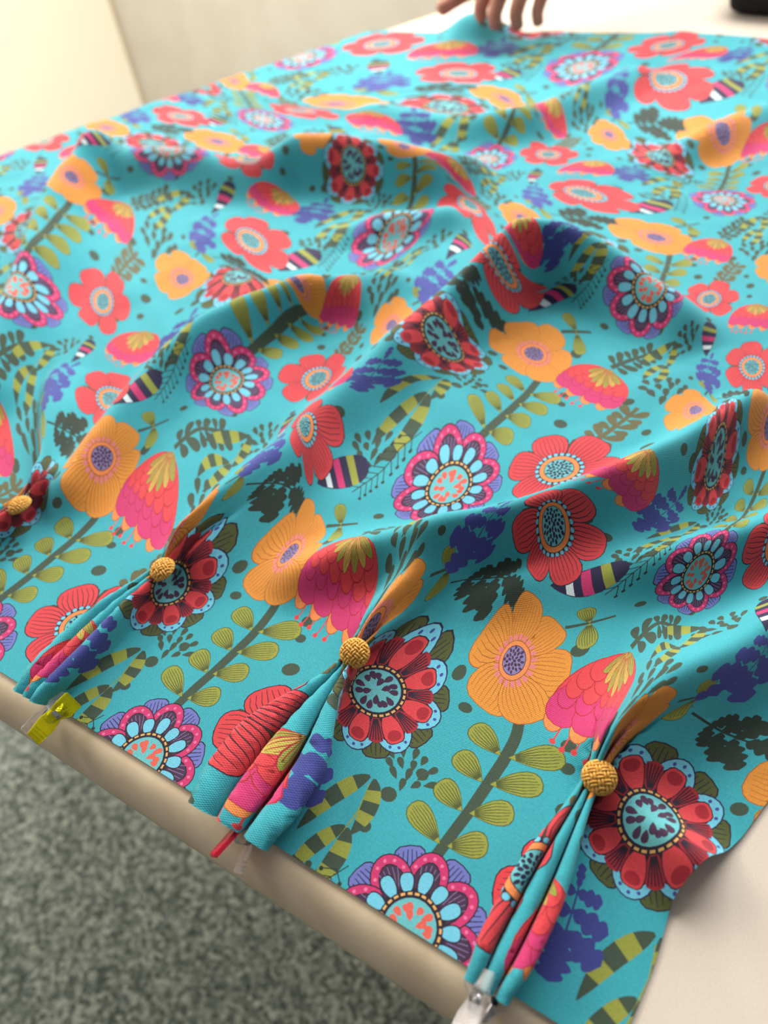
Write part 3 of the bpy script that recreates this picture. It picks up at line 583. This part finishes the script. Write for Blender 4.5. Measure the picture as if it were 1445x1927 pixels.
for (x, y, z), nrm, rz in (((.0056, -.0037, .0150), (.05, -.22, 1), 20), ((-.1250, -.0015, .0155), (.18, -.40, 1), 50), ((-.2525, -.0068, .0150), (-.25, -.12, 1), 35), ((-.3700, -.0107, .0150), (-.32, .05, 1), 10)):
    q = Vector(nrm).to_track_quat('Z', 'Y').to_matrix().to_4x4() @ Matrix.Rotation(math.radians(rz), 4, 'Z')
    o = bpy.data.objects.new('covered_button', SHELL); sc.collection.objects.link(o); o.parent = curtain
    o.matrix_local = Matrix.Translation(Vector((x, y, z))-curtain.location) @ q; o['label'] = 'gold straw woven covered button'
    c = bpy.data.objects.new('woven_cover', WEAVE); sc.collection.objects.link(c); c.parent = o
# ---------------------------------------------------------------- sewing clips on the pleat ends
def plastic(name, col, tr=.85, rough=.12):
    M = mat(name, col, rough, .5); bsdf(M).inputs['Transmission Weight'].default_value = tr; bsdf(M).inputs['IOR'].default_value = 1.22; return M
clear_p = plastic('clear_plastic', (250, 246, 244), .8, .1); yel_p = plastic('yellow_plastic', (226, 222, 30), .75); red_p = plastic('red_plastic', (240, 60, 96), .7)
steel = mat('spring_steel', (190, 190, 192), .22, .5, Metallic=1.0)
def prism(P, z0, z1, bev=.0005):
    b = bmesh.new(); lo = [b.verts.new((x, y, z0)) for x, y in P]; f = b.faces.new(lo)
    r = bmesh.ops.extrude_face_region(b, geom=[f]); bmesh.ops.translate(b, verts=[v for v in r['geom'] if isinstance(v, bmesh.types.BMVert)], vec=(0, 0, z1-z0))
    bmesh.ops.bevel(b, geom=b.edges[:], offset=bev, segments=2, affect='EDGES'); return b
def clip(label, loc, rot, gap, m_right, m_left, hgt=.0092, tilt=(0, 0)):
    t = empty('sewing_clip', loc, label, 'clip', 'sewing clips holding the pleat ends'); t.rotation_euler = (tilt[0], tilt[1], rot); g = gap
    jaw = [(g, .011), (g+.0022, .0112), (g+.0024, .004), (.0052, 0), (.0062, -.006), (.0080, -.0150), (.0060, -.0156), (.0040, -.006), (.0022, 0), (g-.0002, .0045)]
    for sgn, nm, mm in ((1, 'right_jaw', m_right), (-1, 'left_jaw', m_left)):
        P = [(sgn*x, y) for x, y in jaw]; P = P if sgn < 0 else P
        pb = prism(P, -hgt/2, hgt/2, .0004)
        for v in pb.verts: v.co.z *= (1.08 if v.co.y > .0035 else .74 if v.co.y > -.003 else 1.0 if v.co.y > -.010 else .82)
        o = obj(nm.split('_')[1], pb, mm, t, False); b = bmesh.new()
        for k in range(3): box(b, *sorted((sgn*(.0072-.0002*k), sgn*(.0079-.0004*k))), -.0140+.0018*k, -.0132+.0018*k, -hgt*.42, hgt*.42)
        obj('grip_ridge', b, mm, o, False)
    pts = [(.0058, .006), (.0062, .001), (.0042, -.0035), (.0, -.0052), (-.0042, -.0035), (-.0062, .001), (-.0058, .006)]; b = bmesh.new()
    rows = [[b.verts.new((x*k, y*k, z)) for x, y in pts] for k, z in ((1, -.0026), (1, .0026), (.93, .0026), (.93, -.0026))]
    for r0, r1 in zip(rows, rows[1:]+rows[:1]):
        for i in range(len(pts)-1): b.faces.new((r0[i], r0[i+1], r1[i+1], r1[i]))
    for i in (0, -1): b.faces.new([r[i] for r in rows])
    obj('spring', b, steel, t); return t
clip('yellow and clear plastic sewing clip on the leftmost clipped pleat', (-.2480, -.1010, .0090), math.radians(-6), .0056, yel_p, clear_p, .0100, (0, math.radians(-34)))
clip('red and clear plastic sewing clip on the middle pleat', (-.1240, -.1000, .0062), math.radians(4), .0066, clear_p, red_p, .0085, (0, math.radians(40)))
clip('colourless clear sewing clip on the rightmost pleat', (-.0005, -.1070, .0078), math.radians(3), .0072, clear_p, clear_p, .0105, (0, math.radians(62)))
# ---------------------------------------------------------------- hand lifting the far edge
skin = speckle(mat('skin', (178, 122, 100), .55, .4, Subsurface_Weight=.06), (168, 112, 92), (188, 132, 110), 60, 3, bump=.1, bscale=400, dist=.0005)
nailm = mat('nail', (226, 176, 164), .3)
def skinned(name, V, E, R, M, parent, root=0):
    me = bpy.data.meshes.new(name); me.from_pydata(V, E, []); o = bpy.data.objects.new(name, me); sc.collection.objects.link(o)
    me.materials.append(M); o.parent = parent
    o.modifiers.new('skin', 'SKIN'); sv = me.skin_vertices[0].data
    for i, r in enumerate(R): sv[i].radius = (r, r) if not isinstance(r, tuple) else r
    for i in range(len(R)): sv[i].use_root = (i == root)
    s = o.modifiers.new('sub', 'SUBSURF'); s.levels = 2; s.render_levels = 2; o.modifiers['skin'].use_smooth_shade = True; return o
person = empty('person', (-.40, 1.10, .0), 'person reaching in from behind, one bare hand gripping the far hem of the cloth', 'person')
def W(x, y, z): return (x+.40+.026, y-1.10-.090, z+.004)
V = [W(-.400, .925, .085), W(-.408, .905, .075), W(-.435, .880, .068), W(-.36, 1.02, .15), W(-.30, 1.14, .24)]
E = [(0, 1), (1, 2), (0, 3), (3, 4)]; R = [(.026, .019), (.030, .018), (.032, .016), (.030, .026), (.038, .036)]
def finger(base, pts, rr):
    i = len(V); prev = base
    for p, r in zip(pts, rr): V.append(W(*p)); R.append(r); E.append((prev, len(V)-1)); prev = len(V)-1
# four fingers curl over the hem, thumb on the near left side
finger(2, [(-.448, .866, .062), (-.456, .850, .048), (-.460, .842, .032), (-.458, .846, .018)], (.0105, .0095, .0085, .0075))
finger(2, [(-.428, .862, .064), (-.434, .842, .050), (-.438, .834, .032), (-.436, .838, .016)], (.0105, .0098, .0088, .0075))
finger(2, [(-.408, .866, .062), (-.412, .846, .048), (-.414, .838, .032), (-.412, .842, .016)], (.0105, .0092, .0085, .0072))
finger(2, [(-.390, .876, .058), (-.392, .858, .046), (-.394, .850, .032), (-.392, .852, .018)], (.0095, .0082, .0074, .0064))
finger(1, [(-.442, .896, .064), (-.470, .868, .052), (-.490, .842, .042), (-.503, .822, .034)], (.0130, .0110, .0098, .0082))
skinned('hand', V, E, R, skin, person)
sleeve = speckle(mat('sleeve_knit', (120, 84, 70), .9, .1), (112, 78, 64), (130, 92, 78), 300, 2, bump=.4, bscale=500, dist=.001)
b = bmesh.new(); tube(b, [Vector(W(-.335, 1.07, .188)), Vector(W(-.31, 1.12, .225)), Vector(W(-.28, 1.19, .28)), Vector(W(-.23, 1.30, .37))], .047, 16); obj('sleeve', b, sleeve, person)
# ---------------------------------------------------------------- dark case at the far end of the table
blk = speckle(mat('black_fabric', (26, 24, 26), .8, .2), (22, 20, 22), (34, 31, 32), 300, 2, bump=.3, bscale=700, dist=.0006)
pouch = empty('pouch', (-.115, .925, .0), 'small black pouch lying at the far right of the table, cut by the picture edge', 'pouch')
obj('pouch_body', box(bmesh.new(), -.085, .085, -.03, .045, .0005, .045, .014), blk, pouch)
b = bmesh.new(); tube(b, [Vector((-.078+.0156*i, -.0302, .032)) for i in range(11)], .0018, 6); obj('zip', b, mat('zip_metal', (120, 118, 112), .35, .5, Metallic=.9), pouch)
